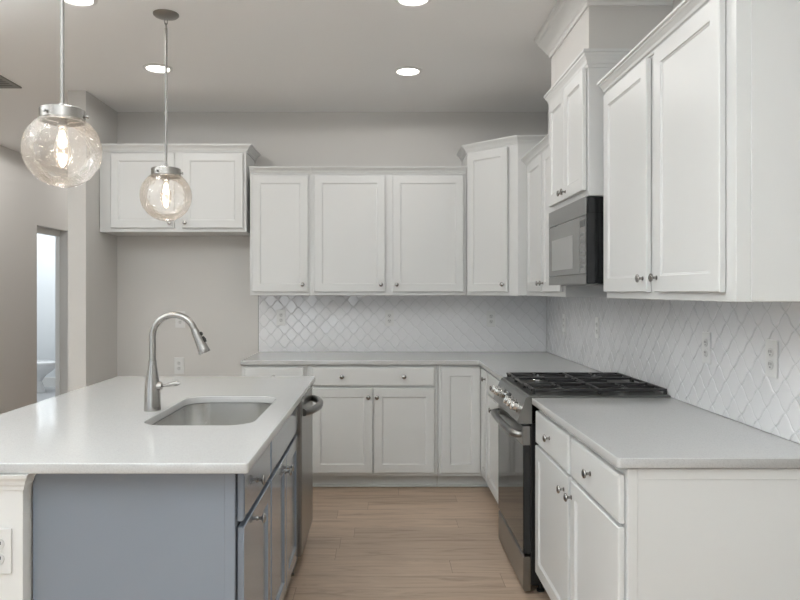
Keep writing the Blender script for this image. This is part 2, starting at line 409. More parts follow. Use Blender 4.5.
# ---- wall cabinets on the back wall (local x runs along the wall, front faces local -y)
UZ0, UZ1, UC = 1.370, 2.290, 2.340
TZ1, TC = 2.450, 2.505
def rect(wd, dp): return [(0, 0), (wd, 0), (wd, dp), (0, dp)]

W = 1.104
c = thing('wall_cabinet', 'short wide two-door white wall cabinet above the empty fridge alcove', 'cabinet', (-2.120, 5.200, 0), R0)
body(c, rect(W, 0.357), 1.848, TZ1)
door(c, 0.090, 0.566, 1.877, 2.440, [(0.536, 1.916)]); door(c, 0.626, 1.082, 1.877, 2.440, [(0.652, 1.916)])
crown(c, [(0, 0), (W, 0), (W, 0.355)], TZ1, TC)

W = 0.462
c = thing('wall_cabinet', 'narrow single-door white wall cabinet between the alcove and the double-door one', 'cabinet', (-0.993, 5.230, 0), R0)
body(c, rect(W, 0.327), UZ0, UZ1); door(c, 0.020, 0.442, 1.398, 2.277, [(0.402, 1.452)])
crown(c, [(0.0, 0), (W, 0)], UZ1, UC)
W = 1.178
c = thing('wall_cabinet', 'widest two-door white wall cabinet at the middle of the back wall', 'cabinet', (-0.530, 5.230, 0), R0)
body(c, rect(W, 0.327), UZ0, UZ1)
door(c, 0.026, 0.560, 1.398, 2.277, [(0.530, 1.452)]); door(c, 0.618, 1.154, 1.398, 2.277, [(0.648, 1.452)])
crown(c, [(0, 0), (W, 0)], UZ1, UC)

# diagonal corner wall cabinet: local frame turned 45 degrees, origin at the left end of its face
c = thing('corner_wall_cabinet', 'tall diagonal single-door white wall cabinet in the corner', 'cabinet', (0.652, 5.230, 0), -PI/4)
def loc45(px, py):
    v = Vector((px-0.652, py-5.230)); s = math.sqrt(0.5)
    return (v.x*s - v.y*s, v.x*s + v.y*s)
pts = [loc45(*p) for p in ((0.652, 5.230), (0.974, 4.908), (1.337, 4.908), (1.337, 5.557), (0.652, 5.557))]
body(c, pts, UZ0, TZ1)
door(c, 0.018, 0.378, 1.398, 2.437, [(0.346, 1.452)])
crown(c, [pts[4], pts[0], pts[1], pts[2]], TZ1, TC, 0.042)

# ---- wall cabinets on the right wall (local x runs towards the camera)
W = 1.026
c = thing('wall_cabinet', 'two-door white wall cabinet between the corner cabinet and the microwave', 'cabinet', (1.038, 4.903, 0), RR)
body(c, rect(W, 0.299), UZ0, UZ1)
door(c, 0.095, 0.522, 1.398, 2.277, [(0.492, 1.452)]); door(c, 0.548, 0.985, 1.398, 2.277, [(0.578, 1.452)])
crown(c, [(0, 0), (W, 0)], UZ1, UC)
W = 0.700
c = thing('wall_cabinet', 'raised two-door white cabinet directly above the microwave', 'cabinet', (0.955, 3.872, 0), RR)
body(c, rect(W, 0.382), 1.841, TZ1)
door(c, 0.028, 0.346, 1.870, 2.437, [(0.318, 1.905)]); door(c, 0.352, 0.676, 1.870, 2.437, [(0.380, 1.905)])
crown(c, [(0, 0.381), (0, 0), (W, 0), (W, 0.381)], TZ1-0.02, TC, 0.034)
W = 1.140
c = thing('wall_cabinet', 'large two-door white wall cabinet at the open end beside the microwave', 'cabinet', (1.024, 3.130, 0), RR)
body(c, rect(W, 0.313), UZ0, UZ1)
door(c, 0.020, 0.521, 1.398, 2.284, [(0.490, 1.450)]); door(c, 0.593, 1.085, 1.398, 2.284, [(0.622, 1.450)])
crown(c, [(0, 0), (W, 0), (W, 0.312)], UZ1, UC+0.004)
bm = B(); box(bm, W+0.0005, W+0.0045, 0.042, 0.311, UZ0+0.002, UZ1-0.002, 0.001); obj('end_panel', bm, M['cab'], c)

# ---- base cabinets
BZ0, BZ1 = 0.10, 0.882
W = 0.464
c = thing('base_cabinet', 'white base cabinet at the alcove end, half hidden by the island', 'cabinet', (-0.985, 4.870, 0), R0)
body(c, rect(W, 0.68), BZ0, BZ1); drawer(c, 0.022, 0.442, 0.736, 0.866, [(0.232, 0.80)]); door(c, 0.022, 0.442, 0.124, 0.718, [(0.405, 0.655)]); toekick(c, 0, W)
W = 0.920
c = thing('base_cabinet', 'white base cabinet with one wide two-knob drawer above two doors', 'cabinet', (-0.519, 4.870, 0), R0)
body(c, rect(W, 0.68), BZ0, BZ1)
drawer(c, 0.034, 0.895, 0.736, 0.866, [(0.245, 0.802), (0.681, 0.802)])
door(c, 0.034, 0.459, 0.124, 0.718, [(0.430, 0.657)]); door(c, 0.470, 0.895, 0.124, 0.718, [(0.490, 0.657)]); toekick(c, 0, W)

c = thing('corner_base_cabinet', 'white inside-corner base cabinet with two full-height doors meeting', 'cabinet', (0.404, 4.870, 0), R0)
pts = [(0, 0), (0.319, 0), (0.319, -0.290), (0.933, -0.290), (0.933, 0.68), (0, 0.68)]
body(c, pts, BZ0, BZ1)
door(c, 0.022, 0.294, 0.124, 0.866)
bm = B()                      # the second leaf, facing the aisle
ringpanel(bm, 0.024, 0.272, 0.124, 0.866, [(0, -GAP), (0, -GAP-T+0.003), (0.003, -GAP-T), (0.058, -GAP-T), (0.0605, -GAP-T+0.0045), (0.064, -GAP-T+0.0055), (0.066, -GAP-T+0.008)])
o = obj('door', bm, M['cab'], c); o.location = (0.319, 0, 0); o.rotation_euler = (0, 0, RR); add_knob(o, 0.232, 0.81)
bm = B(); box(bm, 0, 0.394, 0.075, 0.093, 0.002, 0.10); box(bm, 0, 0.382, 0.063, 0.075, 0.002, 0.020, 0.004)
box(bm, 0.394, 0.412, -0.29, 0.093, 0.002, 0.10); box(bm, 0.382, 0.394, -0.29, 0.075, 0.002, 0.020, 0.004); obj('toe_kick', bm, M['toe'], c)

W = 0.700
c = thing('base_cabinet', 'white base cabinet squeezed between the corner and the far side of the range', 'cabinet', (0.723, 4.578, 0), RR)
body(c, rect(W, 0.602), BZ0, BZ1); drawer(c, 0.022, 0.676, 0.736, 0.866, [(0.30, 0.80)]); door(c, 0.022, 0.676, 0.124, 0.718, [(0.25, 0.655)]); toekick(c, 0, W)
W = 1.122
c = thing('base_cabinet', 'white base cabinet with two drawers over two doors at the open counter end', 'cabinet', (0.723, 3.152, 0), RR)
body(c, rect(W, 0.602), BZ0, BZ1)
drawer(c, 0.012, 0.560, 0.714, 0.858, [(0.283, 0.79)]); drawer(c, 0.594, 1.112, 0.714, 0.858, [(0.842, 0.79)])
door(c, 0.012, 0.560, 0.124, 0.702, [(0.508, 0.642)]); door(c, 0.594, 1.112, 0.124, 0.702, [(0.612, 0.642)]); toekick(c, 0, W)
bm = B(); box(bm, W+0.0005, W+0.007, 0.0, 0.030, 0.002, BZ1-0.002, 0.0015); box(bm, W+0.0005, W+0.004, 0.030, 0.602, 0.002, BZ1-0.002)
box(bm, W+0.004, W+0.0065, 0.030, 0.602, BZ1-0.034, BZ1-0.002, 0.001)
obj('end_panel', bm, M['cab'], c)

# ------------------------------------------------------------------ worktops
def rounded(pts, radii, seg=8):
    out = []; n = len(pts)
    for i, (p, r) in enumerate(zip(pts, radii)):
        p = Vector(p); a = (Vector(pts[i-1])-p).normalized(); b = (Vector(pts[(i+1) % n])-p).normalized()
        if r <= 0: out.append(tuple(p)); continue
        ang = a.angle(b); t = r/math.tan(ang/2); c = p + (a+b).normalized()*(r/math.sin(ang/2))
        s, e = p+a*t, p+b*t; a0 = math.atan2(s.y-c.y, s.x-c.x); a1 = math.atan2(e.y-c.y, e.x-c.x)
        dd = (a1-a0+PI) % (2*PI)-PI
        for k in range(seg+1):
            q = a0+dd*k/seg; out.append((c.x+r*math.cos(q), c.y+r*math.sin(q)))
    return out
def slab(name, outlines, z0, z1, m, bev=0.0035):
    cu = bpy.data.curves.new(name, 'CURVE'); cu.dimensions = '2D'; cu.fill_mode = 'BOTH'
    cu.extrude = (z1-z0)/2-bev; cu.bevel_depth = bev; cu.bevel_resolution = 2; cu.offset = -bev
    for pts in outlines:
        sp = cu.splines.new('POLY'); sp.points.add(len(pts)-1); sp.use_cyclic_u = True
        for q, p in zip(sp.points, pts): q.co = (p[0], p[1], 0, 1)
    t = bpy.data.objects.new(name+'_tmp', cu); COL.objects.link(t)
    dg = bpy.context.evaluated_depsgraph_get(); me = bpy.data.meshes.new_from_object(t.evaluated_get(dg))
    bpy.data.objects.remove(t); bpy.data.curves.remove(cu)
    me.name = name; me.materials.clear(); me.materials.append(m)
    for v in me.vertices: v.co.z += (z0+z1)/2
    o = bpy.data.objects.new(name, me); COL.objects.link(o); return o
CZ0, CZ1 = 0.884, 0.914
XC = 0.689
YT, XT = YW-0.001, XW-0.001
pts = rounded([(-0.988, YT), (-0.988, 4.842), (XC, 4.842), (XC, 3.872), (XT, 3.872), (XT, YT)], [0, 0.01, 0.006, 0.006, 0, 0])
o = slab('countertop', [pts], CZ0, CZ1, M['quartz']); tag(o, 'L-shaped pale quartz worktop running into the corner behind the range', 'countertop')
pts = rounded([(XC, 3.160), (XC, 2.010), (XT, 2.010), (XT, 3.160)], [0.006, 0.012, 0, 0])
o = slab('countertop', [pts], CZ0, CZ1, M['quartz']); tag(o, 'pale quartz worktop on the open-ended run beside the range', 'countertop')
hole = rounded([(-0.885, 2.507), (-0.475, 2.507), (-0.475, 3.200), (-0.885, 3.200)], [0.095]*4, 10)
pts = rounded([(-1.51, 1.951), (-0.376, 1.951), (-0.376, 3.960), (-1.51, 3.960)], [0.012, 0.012, 0.012, 0.012])
o = slab('island_countertop', [pts, hole], CZ0, CZ1, M['quartz']); tag(o, 'glossy pale quartz island top with the sink cut into it', 'countertop')

# ------------------------------------------------------------------ backsplashes (arabesque tiles)
PT = 0.111
def tile_outline(scale):
    h = PT/2; pts = []
    K = 7
    cor = [(0, h), (h, 0), (0, -h), (-h, 0)]
    for q in range(4):
        a = Vector(cor[q]); b = Vector(cor[(q+1) % 4]); e = b-a; n = Vector((-e.y, e.x)).normalized()
        if n.dot((a+b)/2) < 0: n = -n
        sgn = 1 if q % 2 == 0 else -1
        for k in range(K):
            t = k/K; d = 0.0031*math.sin(2*PI*t)*sgn
            p = a+e*t+n*d; pts.append(p)
    return pts
def tiled(name, rects, m_tiles, m_grout, place, label):
    """lattice of raised tiles clipped to rectangles (a0, a1, z0, z1); place(a, out, z) -> world"""
    bmA = B()
    for a0, a1, z0, z1 in rects:
        t = B(); out = tile_outline(1)
        for i in range(int(a0/(PT/2))-2, int(a1/(PT/2))+3):
            for j in range(int(z0/(PT/2))-2, int(z1/(PT/2))+3):
                if (i+j) % 2: continue
                cx, cz = i*PT/2, j*PT/2
                if cx < a0-PT or cx > a1+PT or cz < z0-PT or cz > z1+PT: continue
                tx, tz = random.uniform(-.028, .028), random.uniform(-.028, .028)
                rings = []
                for sc, y in ((0.982, 0.003), (0.974, 0.0068), (0.925, 0.0082), (0.84, 0.0086)):
                    rings.append([t.verts.new((cx+p.x*sc, y+(p.x*tx+p.y*tz)*(1 if y > 0.004 else 0), cz+p.y*sc)) for p in out])
                n = len(out)
                for A, C in zip(rings, rings[1:]):
                    for k in range(n):
                        f = t.faces.new((A[k], A[(k+1) % n], C[(k+1) % n], C[k])); f.smooth = True
                f = t.faces.new(rings[-1])
        for co, no in (((a0, 0, 0), (-1, 0, 0)), ((a1, 0, 0), (1, 0, 0)), ((0, 0, z0), (0, 0, -1)), ((0, 0, z1), (0, 0, 1))):
            bmesh.ops.bisect_plane(t, geom=t.verts[:]+t.edges[:]+t.faces[:], plane_co=co, plane_no=no, clear_outer=True)
        for f in t.faces: f.material_index = 0
        nf = set(t.faces)
        box(t, a0, a1, 0.0005, 0.0062, z0, z1)
        for f in t.faces:
            if f not in nf: f.material_index = 1
        me = bpy.data.meshes.new('tmp'); t.to_mesh(me); t.free(); bmA.from_mesh(me); bpy.data.meshes.remove(me)
    for v in bmA.verts: v.co = Vector(place(v.co.x, v.co.y, v.co.z))
    me = bpy.data.meshes.new(name); bmesh.ops.recalc_face_normals(bmA, faces=bmA.faces); bmA.to_mesh(me); bmA.free()
    me.materials.append(m_tiles); me.materials.append(m_grout)
    o = bpy.data.objects.new(name, me); COL.objects.link(o); return tag(o, label, 'backsplash')

Z0B = CZ1+0.0015
bs = tiled('tile_backsplash', [(-0.984, XW-0.010, Z0B, UZ0-0.002)], M['tile'], M['grout'], lambda a, o, z: (a, YW-o, z), 'white lantern-shaped tile backsplash on the back wall')
bm = B(); box(bm, -0.9885, -0.9845, YW-0.0105, YW-0.0005, Z0B, UZ0-0.002); obj('edge_strip', bm, M['canopy'], bs)  # thin dark strip along the open tile edge
tiled('tile_backsplash', [(2.012, YW-0.012, Z0B, UZ0-0.002), (3.180, 3.862, UZ0-0.002, 1.428)], M['tile'], M['grout'], lambda a, o, z: (XW-o, a, z), 'white lantern-shaped tile backsplash behind the range and its side counters')

# ------------------------------------------------------------------ outlets and plates
def outlet(loc, rz, label, name='wall_outlet', wd=0.070, ht=0.128):
    c = thing(name, label, 'outlet', loc, rz, None)
    bm = B(); box(bm, -wd/2, wd/2, -0.006, 0.0, -ht/2, ht/2, 0.002); obj('plate', bm, M['plate'], c)
    for s in (-1, 1):
        bm = B(); cz = s*0.021
        lathe(bm, [(0, 0.0062), (0.0165, 0.0062), (0.0165, 0.0085), (0.0150, 0.0090), (0, 0.0090)], 20, Matrix.Translation((0, 0, cz)) @ Matrix.Rotation(PI/2, 4, 'X'))
        so = obj('socket', bm, M['socket'], c)
        bm = B()
        for dx in (-0.006, 0.006): box(bm, dx-0.0012, dx+0.0012, -0.0096, -0.0090, cz-0.001, cz+0.008)
        box(bm, -0.0022, 0.0022, -0.0096, -0.0090, cz-0.010, cz-0.006); obj('slots', bm, M['slot'], so)
    return c
yb = YW-0.0095; xb = XW-0.0095
outlet((-0.804, yb, 1.190), 0, 'white outlet in the back tiles under the narrow single-door cabinet')
outlet((0.068, yb, 1.185), 0, 'white outlet at the middle of the back wall tiles')
outlet((0.885, yb, 1.180), 0, 'white outlet in the back tiles under the diagonal corner cabinet')
outlet((-1.617, YW-0.001, 1.175), 0, 'upper of two white outlets on the bare alcove wall', wd=0.078, ht=0.132)
outlet((-1.625, YW-0.001, 0.803), 0, 'lower of two white outlets on the bare alcove wall', wd=0.078, ht=0.132)
outlet((xb, 5.00, 1.172), RR, 'white outlet in the side tiles closest to the room corner')
outlet((xb, 4.235, 1.176), RR, 'white outlet in the side tiles just beyond the microwave')
outlet((xb, 2.813, 1.170), RR, 'white outlet above the open-ended worktop, the one closer to the range')
outlet((xb, 2.344, 1.172), RR, 'white outlet above the open-ended worktop, the one farther from the range')

# ------------------------------------------------------------------ range
RW = 0.688
rg = thing('gas_range', 'stainless and black gas range set between the white counters', 'range', (0.656, 3.866, 0), RR)
# local: x 0..RW towards the camera, y 0 at the door face and growing to the wall
bm = B(); box(bm, 0, RW, 0.036, 0.660, 0.045, 0.905, 0.003); obj('body', bm, M['black'], rg)
for lx in (0.05, RW-0.05):
    for ly in (0.09, 0.60):
        bm = B(); lathe(bm, [(0, 0), (0.018, 0), (0.018, 0.008), (0.010, 0.012), (0.010, 0.046), (0, 0.046)], 14, Matrix.Translation((lx, ly, 0.0))); obj('foot', bm, M['rubber'], rg)
bm = B(); ringpanel(bm, 0.004, RW-0.004, 0.018, 0.176, [(0, 0.034), (0, 0.006), (0.004, 0.002), (0.010, 0.0)]); obj('storage_drawer', bm, M['steel'], rg)
bm = B(); ringpanel(bm, 0.004, RW-0.004, 0.190, 0.778, [(0, 0.034), (0, 0.005), (0.003, 0.001), (0.006, 0.0)]); od = obj('oven_door', bm, M['blackglass'], rg)
bm = B(); box(bm, 0.003, RW-0.003, -0.003, 0.034, 0.690, 0.779, 0.003); obj('top_rail', bm, M['steel'], od)
bm = B()
hz = 0.735
hp = [(0.045, -0.002, hz), (0.045, -0.018, hz), (0.053, -0.030, hz), (0.080, -0.036, hz)] + [(0.080+(RW-0.16)*k/8, -0.036-0.008*math.sin(PI*k/8), hz) for k in range(1, 8)] + [(RW-0.080, -0.036, hz), (RW-0.053, -0.030, hz), (RW-0.045, -0.018, hz), (RW-0.045, -0.002, hz)]
tube(bm, hp, 0.018, 14); obj('handle', bm, M['steel'], od, True)
# sloped control panel
def xprism(bm, prof, x0, x1):
    a = [bm.verts.new((x0, y, z)) for y, z in prof]; b = [bm.verts.new((x1, y, z)) for y, z in prof]; n = len(prof)
    bm.faces.new(a); bm.faces.new(list(reversed(b)))
    for i in range(n): bm.faces.new((a[i], b[i], b[(i+1) % n], a[(i+1) % n]))
    return bm
bm = B(); xprism(bm, [(0.090, 0.790), (-0.022, 0.790), (-0.028, 0.800), (0.012, 0.908), (0.022, 0.916), (0.090, 0.916)], 0.0, RW)
cp = obj('control_panel', bm, M['steel'], rg)
nrm = Vector((0, -(0.908-0.800), 0.040)).normalized()  # panel normal, tilted up from -y
def panel_pt(x, t): return Vector((x, -0.028+0.040*t, 0.800+0.108*t))
rotm = Vector((0, 0, 1)).rotation_difference(nrm).to_matrix().to_4x4()
bm = B(); lathe(bm, [(0, 0), (0.026, 0), (0.026, 0.006), (0.022, 0.009), (0.0205, 0.028), (0.018, 0.031), (0, 0.032)], 24)
box(bm, -0.004, 0.004, -0.020, 0.020, 0.024, 0.038, 0.002)
bmesh.ops.recalc_face_normals(bm, faces=bm.faces)
kme = bpy.data.meshes.new('burner_knob'); bm.to_mesh(kme); bm.free(); kme.materials.append(M['chrome'])
kme.shade_smooth(); kme.set_sharp_from_angle(angle=math.radians(35))
for x in (0.065, 0.150, 0.44, 0.525, 0.61):
    o = bpy.data.objects.new('burner_knob', kme); COL.objects.link(o); o.parent = cp
    o.matrix_local = Matrix.Translation(panel_pt(x, 0.5)) @ rotm
bm = B(); box(bm, -0.09, 0.09, -0.026, 0.026, 0, 0.002); o = obj('display', bm, M['blackglass'], cp); o.matrix_local = Matrix.Translation(panel_pt(0.295, 0.55)) @ rotm
# cooktop
bm = B(); box(bm, -0.004, RW+0.016, 0.024, 0.673, 0.9155, 0.9225, 0.0025); ck = obj('cooktop', bm, M['steel'], rg)
bm = B(); box(bm, 0.040, RW-0.085, 0.064, 0.640, 0.9226, 0.9245, 0.001); obj('burner_tray', bm, M['black'], ck)
bpos = [(0.17, 0.19), (0.17, 0.50), (0.52, 0.19), (0.52, 0.50), (0.345, 0.345)]
for bx, by in bpos:
    bm = B(); lathe(bm, [(0, 0.9246), (0.052, 0.9246), (0.052, 0.932), (0.046, 0.937), (0.040, 0.939), (0, 0.939)], 24, Matrix.Translation((bx, by, 0))); bu = obj('burner', bm, M['chrome'], rg, True)
    bm = B(); lathe(bm, [(0, 0.939), (0.030, 0.939), (0.031, 0.9425), (0.027, 0.945), (0, 0.945)], 24, Matrix.Translation((bx, by, 0))); obj('burner_cap', bm, M['iron'], bu, True)
def grate(x0, x1, centres):
    bm = B(); t = 0.0065; z0, z1 = 0.9385, 0.9495; y0, y1 = 0.046, 0.669
    box(bm, x0, x1, y0, y0+2*t, z0, z1, 0.002); box(bm, x0, x1, y1-2*t, y1, z0, z1, 0.002)
    box(bm, x0, x0+2*t, y0+2*t, y1-2*t, z0, z1, 0.002); box(bm, x1-2*t, x1, y0+2*t, y1-2*t, z0, z1, 0.002)
    xm = (x0+x1)/2; ym = (y0+y1)/2
    box(bm, x0+2*t, x1-2*t, ym-t, ym+t, z0, z1, 0.002)
    for cx, cy in centres:
        for q in range(4):
            a = PI/4+q*PI/2
            p0 = Vector((cx+0.022*math.cos(a), cy+0.022*math.sin(a), 0.9445)); ex = (x1-x0)/2-0.006; ey = 0.145
            p1 = Vector((cx+math.copysign(ex, math.cos(a)), cy+math.copysign(ey, math.sin(a)), 0.9430))
            tube(bm, [p0, p1], 0.0062, 6)
        for q in range(4):
            a = q*PI/2; ln = ((x1-x0)/2-0.004) if q % 2 == 0 else 0.150
            tube(bm, [(cx+0.030*math.cos(a), cy+0.030*math.sin(a), 0.9445), (cx+ln*math.cos(a), cy+ln*math.sin(a), 0.9430)], 0.0062, 6)
    for fx in (x0+t, x1-t):
        for fy in (y0+t, y1-t, ym): box(bm, fx-t, fx+t, fy-t, fy+t, 0.9246, z0+0.001)
    return obj('grate', bm, M['iron'], rg)
grate(0.018, 0.236, [(0.127, 0.19), (0.127, 0.50)]); grate(0.240, 0.450, [(0.345, 0.345)]); grate(0.454, 0.672, [(0.563, 0.19), (0.563, 0.50)])

# ------------------------------------------------------------------ microwave
mw = thing('microwave', 'stainless over-the-range microwave with a black side under its cabinet', 'microwave', (0.940, 3.868, 1.434), RR)
MW, MH = 0.694, 0.404
bm = B(); box(bm, 0.002, MW, 0.007, 0.396, 0.002, MH-0.001, 0.003)
box(bm, MW-0.001, MW+0.004, 0.012, 0.390, 0.330, MH-0.006, 0.002); box(bm, MW-0.001, MW+0.003, 0.050, 0.390, 0.03, 0.30, 0.002); obj('body', bm, M['blackgloss'], mw)
bm = B(); box(bm, 0.03, MW-0.03, 0.06, 0.36, -0.004, 0.0015); obj('vent_underside', bm, M['steel'], mw)
bm = B(); box(bm, 0, MW, 0.0, 0.0065, 0.320, MH, 0.002); tb = obj('vent_band', bm, M['steel'], mw)
bm = B(); box(bm, 0, MW, 0.0, 0.0065, 0.0, 0.047, 0.002); obj('lower_band', bm, M['steel'], mw)
bm = B(); box(bm, 0.001, 0.594, 0.001, 0.0065, 0.048, 0.319, 0.002); dr = obj('door', bm, M['mwglass'], mw)
bm = B(); ringpanel(bm, 0.070, 0.480, 0.078, 0.244, [(0, 0.0008), (0.001, 0.0002), (0.004, 0.0)]); obj('window', bm, M['mwwin'], dr)
bm = B(); box(bm, 0.597, MW-0.001, 0.001, 0.0065, 0.048, 0.319, 0.002); cpn = obj('control_panel', bm, M['mwglass'], mw)
for r in range(6):
    bm = B()
    for q in range(3): box(bm, 0.610+q*0.025, 0.628+q*0.025, 0.0, 0.0012, 0.075+r*0.030, 0.091+r*0.030, 0.0003)
    obj('button_row', bm, M['steel'], cpn)
bm = B(); box(bm, 0.608, 0.682, 0.0, 0.0012, 0.268, 0.300, 0.0003); obj('display', bm, M['blackglass'], cpn)

# ------------------------------------------------------------------ island
XI = -0.425                       # face frame plane of the aisle side; doors stand proud of it
W = 0.520
c = thing('island_cabinet', 'blue-grey island cabinet at the open end, one drawer over one door', 'cabinet', (XI, 2.012, 0), RI)
body(c, [(0, 0), (W, 0), (W, 0.020), (0.455, 0.020), (0.455, 0.585), (0, 0.585)], BZ0, BZ1, M['blue'])      # notched at the back corner for the sink
drawer(c, 0.018, 0.508, 0.724, 0.864, [(0.230, 0.788)], M['blue'], me=KNOB_BRIGHT); door(c, 0.018, 0.508, 0.124, 0.706, [(0.235, 0.662)], M['blue'], me=KNOB_BRIGHT); toekick(c, 0.0, W, m=M['blue'])
bm = B(); box(bm, -0.008, -0.0005, 0.0, 0.030, 0.002, BZ1-0.002, 0.0015); box(bm, -0.004, -0.0005, 0.030, 0.588, 0.002, BZ1-0.002)
obj('end_panel', bm, M['blue'], c)
W = 0.826
c = thing('island_cabinet', 'blue-grey island sink cabinet beside the dishwasher', 'cabinet', (XI, 2.534, 0), RI)
bm = B()                      # open-topped carcass: the sink hangs inside
box(bm, 0, W, 0.0, 0.018, BZ0, BZ1); box(bm, 0, 0.016, 0.018, 0.585, BZ0, 0.64); box(bm, W-0.016, W, 0.018, 0.585, BZ0, BZ1); box(bm, 0.016, W-0.016, 0.018, 0.585, BZ0, BZ0+0.016); box(bm, 0.016, W-0.016, 0.567, 0.585, BZ0+0.016, BZ1)
obj('body', bm, M['blue'], c)
drawer(c, 0.010, 0.812, 0.724, 0.864, (), M['blue'], name='false_drawer_front')
door(c, 0.010, 0.407, 0.124, 0.706, [(0.375, 0.640)], M['blue'], me=KNOB_BRIGHT); door(c, 0.415, 0.812, 0.124, 0.706, [(0.445, 0.640)], M['blue'], me=KNOB_BRIGHT); toekick(c, 0.0, W, m=M['blue'])

dw = thing('dishwasher', 'stainless dishwasher built into the far end of the island', 'dishwasher', (-0.386, 3.366, 0), RI)
DW = 0.540
bm = B(); box(bm, 0.002, DW-0.002, 0.040, 0.620, 0.03, 0.878, 0.002); obj('body', bm, M['steel'], dw)
bm = B(); ringpanel(bm, 0.002, DW-0.002, 0.105, 0.868, [(0, 0.040), (0, 0.006), (0.004, 0.001), (0.010, 0.0)]); dd = obj('door', bm, M['steel'], dw)
bm = B(); n = 12
tube(bm, [(0.04+(DW-0.08)*k/n, -0.004-0.058*math.sin(PI*k/n)**0.6, 0.803) for k in range(n+1)], [0.019]*(n+1), 14); obj('handle', bm, M['steel'], dd, True)
bm = B(); box(bm, 0.01, DW-0.01, 0.075, 0.095, 0.012, 0.100); obj('kick_plate', bm, M['black'], dw)
for fx in (0.04, DW-0.04):
    bm = B(); lathe(bm, [(0, 0), (0.018, 0), (0.018, 0.008), (0.008, 0.012), (0.008, 0.031), (0, 0.031)], 14, Matrix.Translation((fx, 0.06, 0.0))); obj('foot', bm, M['nickel'], dw)

kw = thing('island_knee_wall', 'white panelled post and knee wall carrying the seating side of the island', 'island wall', (-1.090, 2.9, 0), 0)
bm = B(); box(bm, -0.070, 0.070, -0.935, 1.010, 0.002, 0.882, 0.002); obj('post', bm, M['trim'], kw)
bm = B()
prof = [(0, 0.836), (0.005, 0.836), (0.006, 0.846), (0.010, 0.852), (0.012, 0.862), (0.019, 0.872), (0.021, 0.882), (0, 0.882)]
sweep(bm, [(0.070, -0.890), (0.070, -0.935), (-0.070, -0.935), (-0.070, 1.010)][::-1], prof); obj('capital', bm, M['trim'], kw)
bm = B(); sweep(bm, [(0.070, -0.890), (0.070, -0.935), (-0.070, -0.935), (-0.070, 1.010)][::-1], [(0, 0.002), (0.014, 0.002), (0.014, 0.10), (0.008, 0.115), (0, 0.120)]); obj('base_moulding', bm, M['trim'], kw)
outlet((-1.085, 1.9645, 0.662), 0, 'white outlet on the white post at the island end')

# sink
sk = thing('sink', 'undermount stainless steel sink in the island top', 'sink', (-0.680, 2.8535, 0.0), 0)
def basin():
    bm = B()
    def loop(dx, dy, r, z):
        p = rounded([(-dx, -dy), (dx, -dy), (dx, dy), (-dx, dy)], [r]*4, 8); return [bm.verts.new((x, y, z)) for x, y in p]
    a, b = 0.2035, 0.345
    def seq(off, depth_off):
        return [loop(a+off, b+off, 0.10+off, 0.8825 if off < 0.02 else 0.8825), loop(a-0.004+off, b-0.004+off, 0.096+off, 0.760), loop(a-0.012+off, b-0.012+off, 0.09+off, 0.715),
                loop(a-0.030+off, b-0.030+off, 0.075+off, 0.695-depth_off), loop(a-0.06+off, b-0.06+off, 0.05+off, 0.690-depth_off)]
    I = seq(0.0, 0.0); O = seq(0.002, 0.003)
    rim = loop(a+0.018, b+0.018, 0.118, 0.8825); rim2 = loop(a+0.018, b+0.018, 0.118, 0.8810)
    n = len(I[0])
    def br(A, C):
        for k in range(n):
            j = (k+1) % n; bm.faces.new((A[k], A[j], C[j], C[k]))
    br(rim, I[0])
    for A, C in zip(I, I[1:]): br(A, C)
    bm.faces.new(I[-1]); br(rim2, rim); br(rim2, O[1])
    for A, C in zip(O[1:], O[2:]): br(A, C)
    bm.faces.new(O[-1])
    for v in O[0]: bm.verts.remove(v)
    return bm
obj('bowl', basin(), M['sink'], sk, True)
bm = B(); lathe(bm, [(0, 0.6915), (0.020, 0.6915), (0.024, 0.694), (0.043, 0.694), (0.045, 0.6905)], 28); obj('drain', bm, M['chrome'], sk, True)

# faucet
fc = thing('faucet', 'brushed nickel gooseneck pull-down faucet beside the sink', 'faucet', (-0.934, 2.820, CZ1), 0)
bm = B(); lathe(bm, [(0, 0), (0.033, 0), (0.0335, 0.004), (0.0325, 0.020), (0.0315, 0.070), (0.0290, 0.105), (0.0225, 0.150), (0.0175, 0.180), (0.0155, 0.205), (0, 0.205)], 28); obj('base', bm, M['nickel'], fc, True)
bm = B(); RA = 0.088; cx, cz = RA, 0.302
p = [(0, 0, 0.204), (0, 0, 0.26)] + [(cx-RA*math.cos(a), 0, cz+RA*math.sin(a)) for a in [PI*0.89*k/18 for k in range(19)]]
tube(bm, p, 0.0135, 18); obj('spout', bm, M['nickel'], fc, True)
e = Vector(p[-1]); tdir = (Vector(p[-1])-Vector(p[-2])).normalized()
bm = B()
mt = Matrix.Translation(e) @ Vector((0, 0, 1)).rotation_difference(tdir).to_matrix().to_4x4()
lathe(bm, [(0, 0), (0.0145, 0), (0.0165, 0.012), (0.0185, 0.046), (0.0225, 0.088), (0.0245, 0.102), (0.0235, 0.106), (0, 0.106)], 24, mt); sh = obj('spray_head', bm, M['nickel'], fc, True)
bm = B(); nrm2 = Vector((tdir.z, 0, -tdir.x)); nrm2 = nrm2 if nrm2.x > 0 else -nrm2
for d0, d1 in ((0.022, 0.034), (0.042, 0.066)):
    tube(bm, [e+tdir*d0+nrm2*(0.014+0.10*d0), e+tdir*((d0+d1)/2)+nrm2*(0.018+0.10*d0), e+tdir*d1+nrm2*(0.014+0.10*d1)], 0.006, 10)
obj('spray_button', bm, M['rubber'], sh, True)
bm = B(); lathe(bm, [(0, 0), (0.017, 0), (0.017, 0.020), (0.015, 0.026), (0, 0.027)], 20, Matrix.Translation((0.014, -0.004, 0.100)) @ Matrix.Rotation(PI/2, 4, 'Y'))
hb = obj('handle', bm, M['nickel'], fc, True)
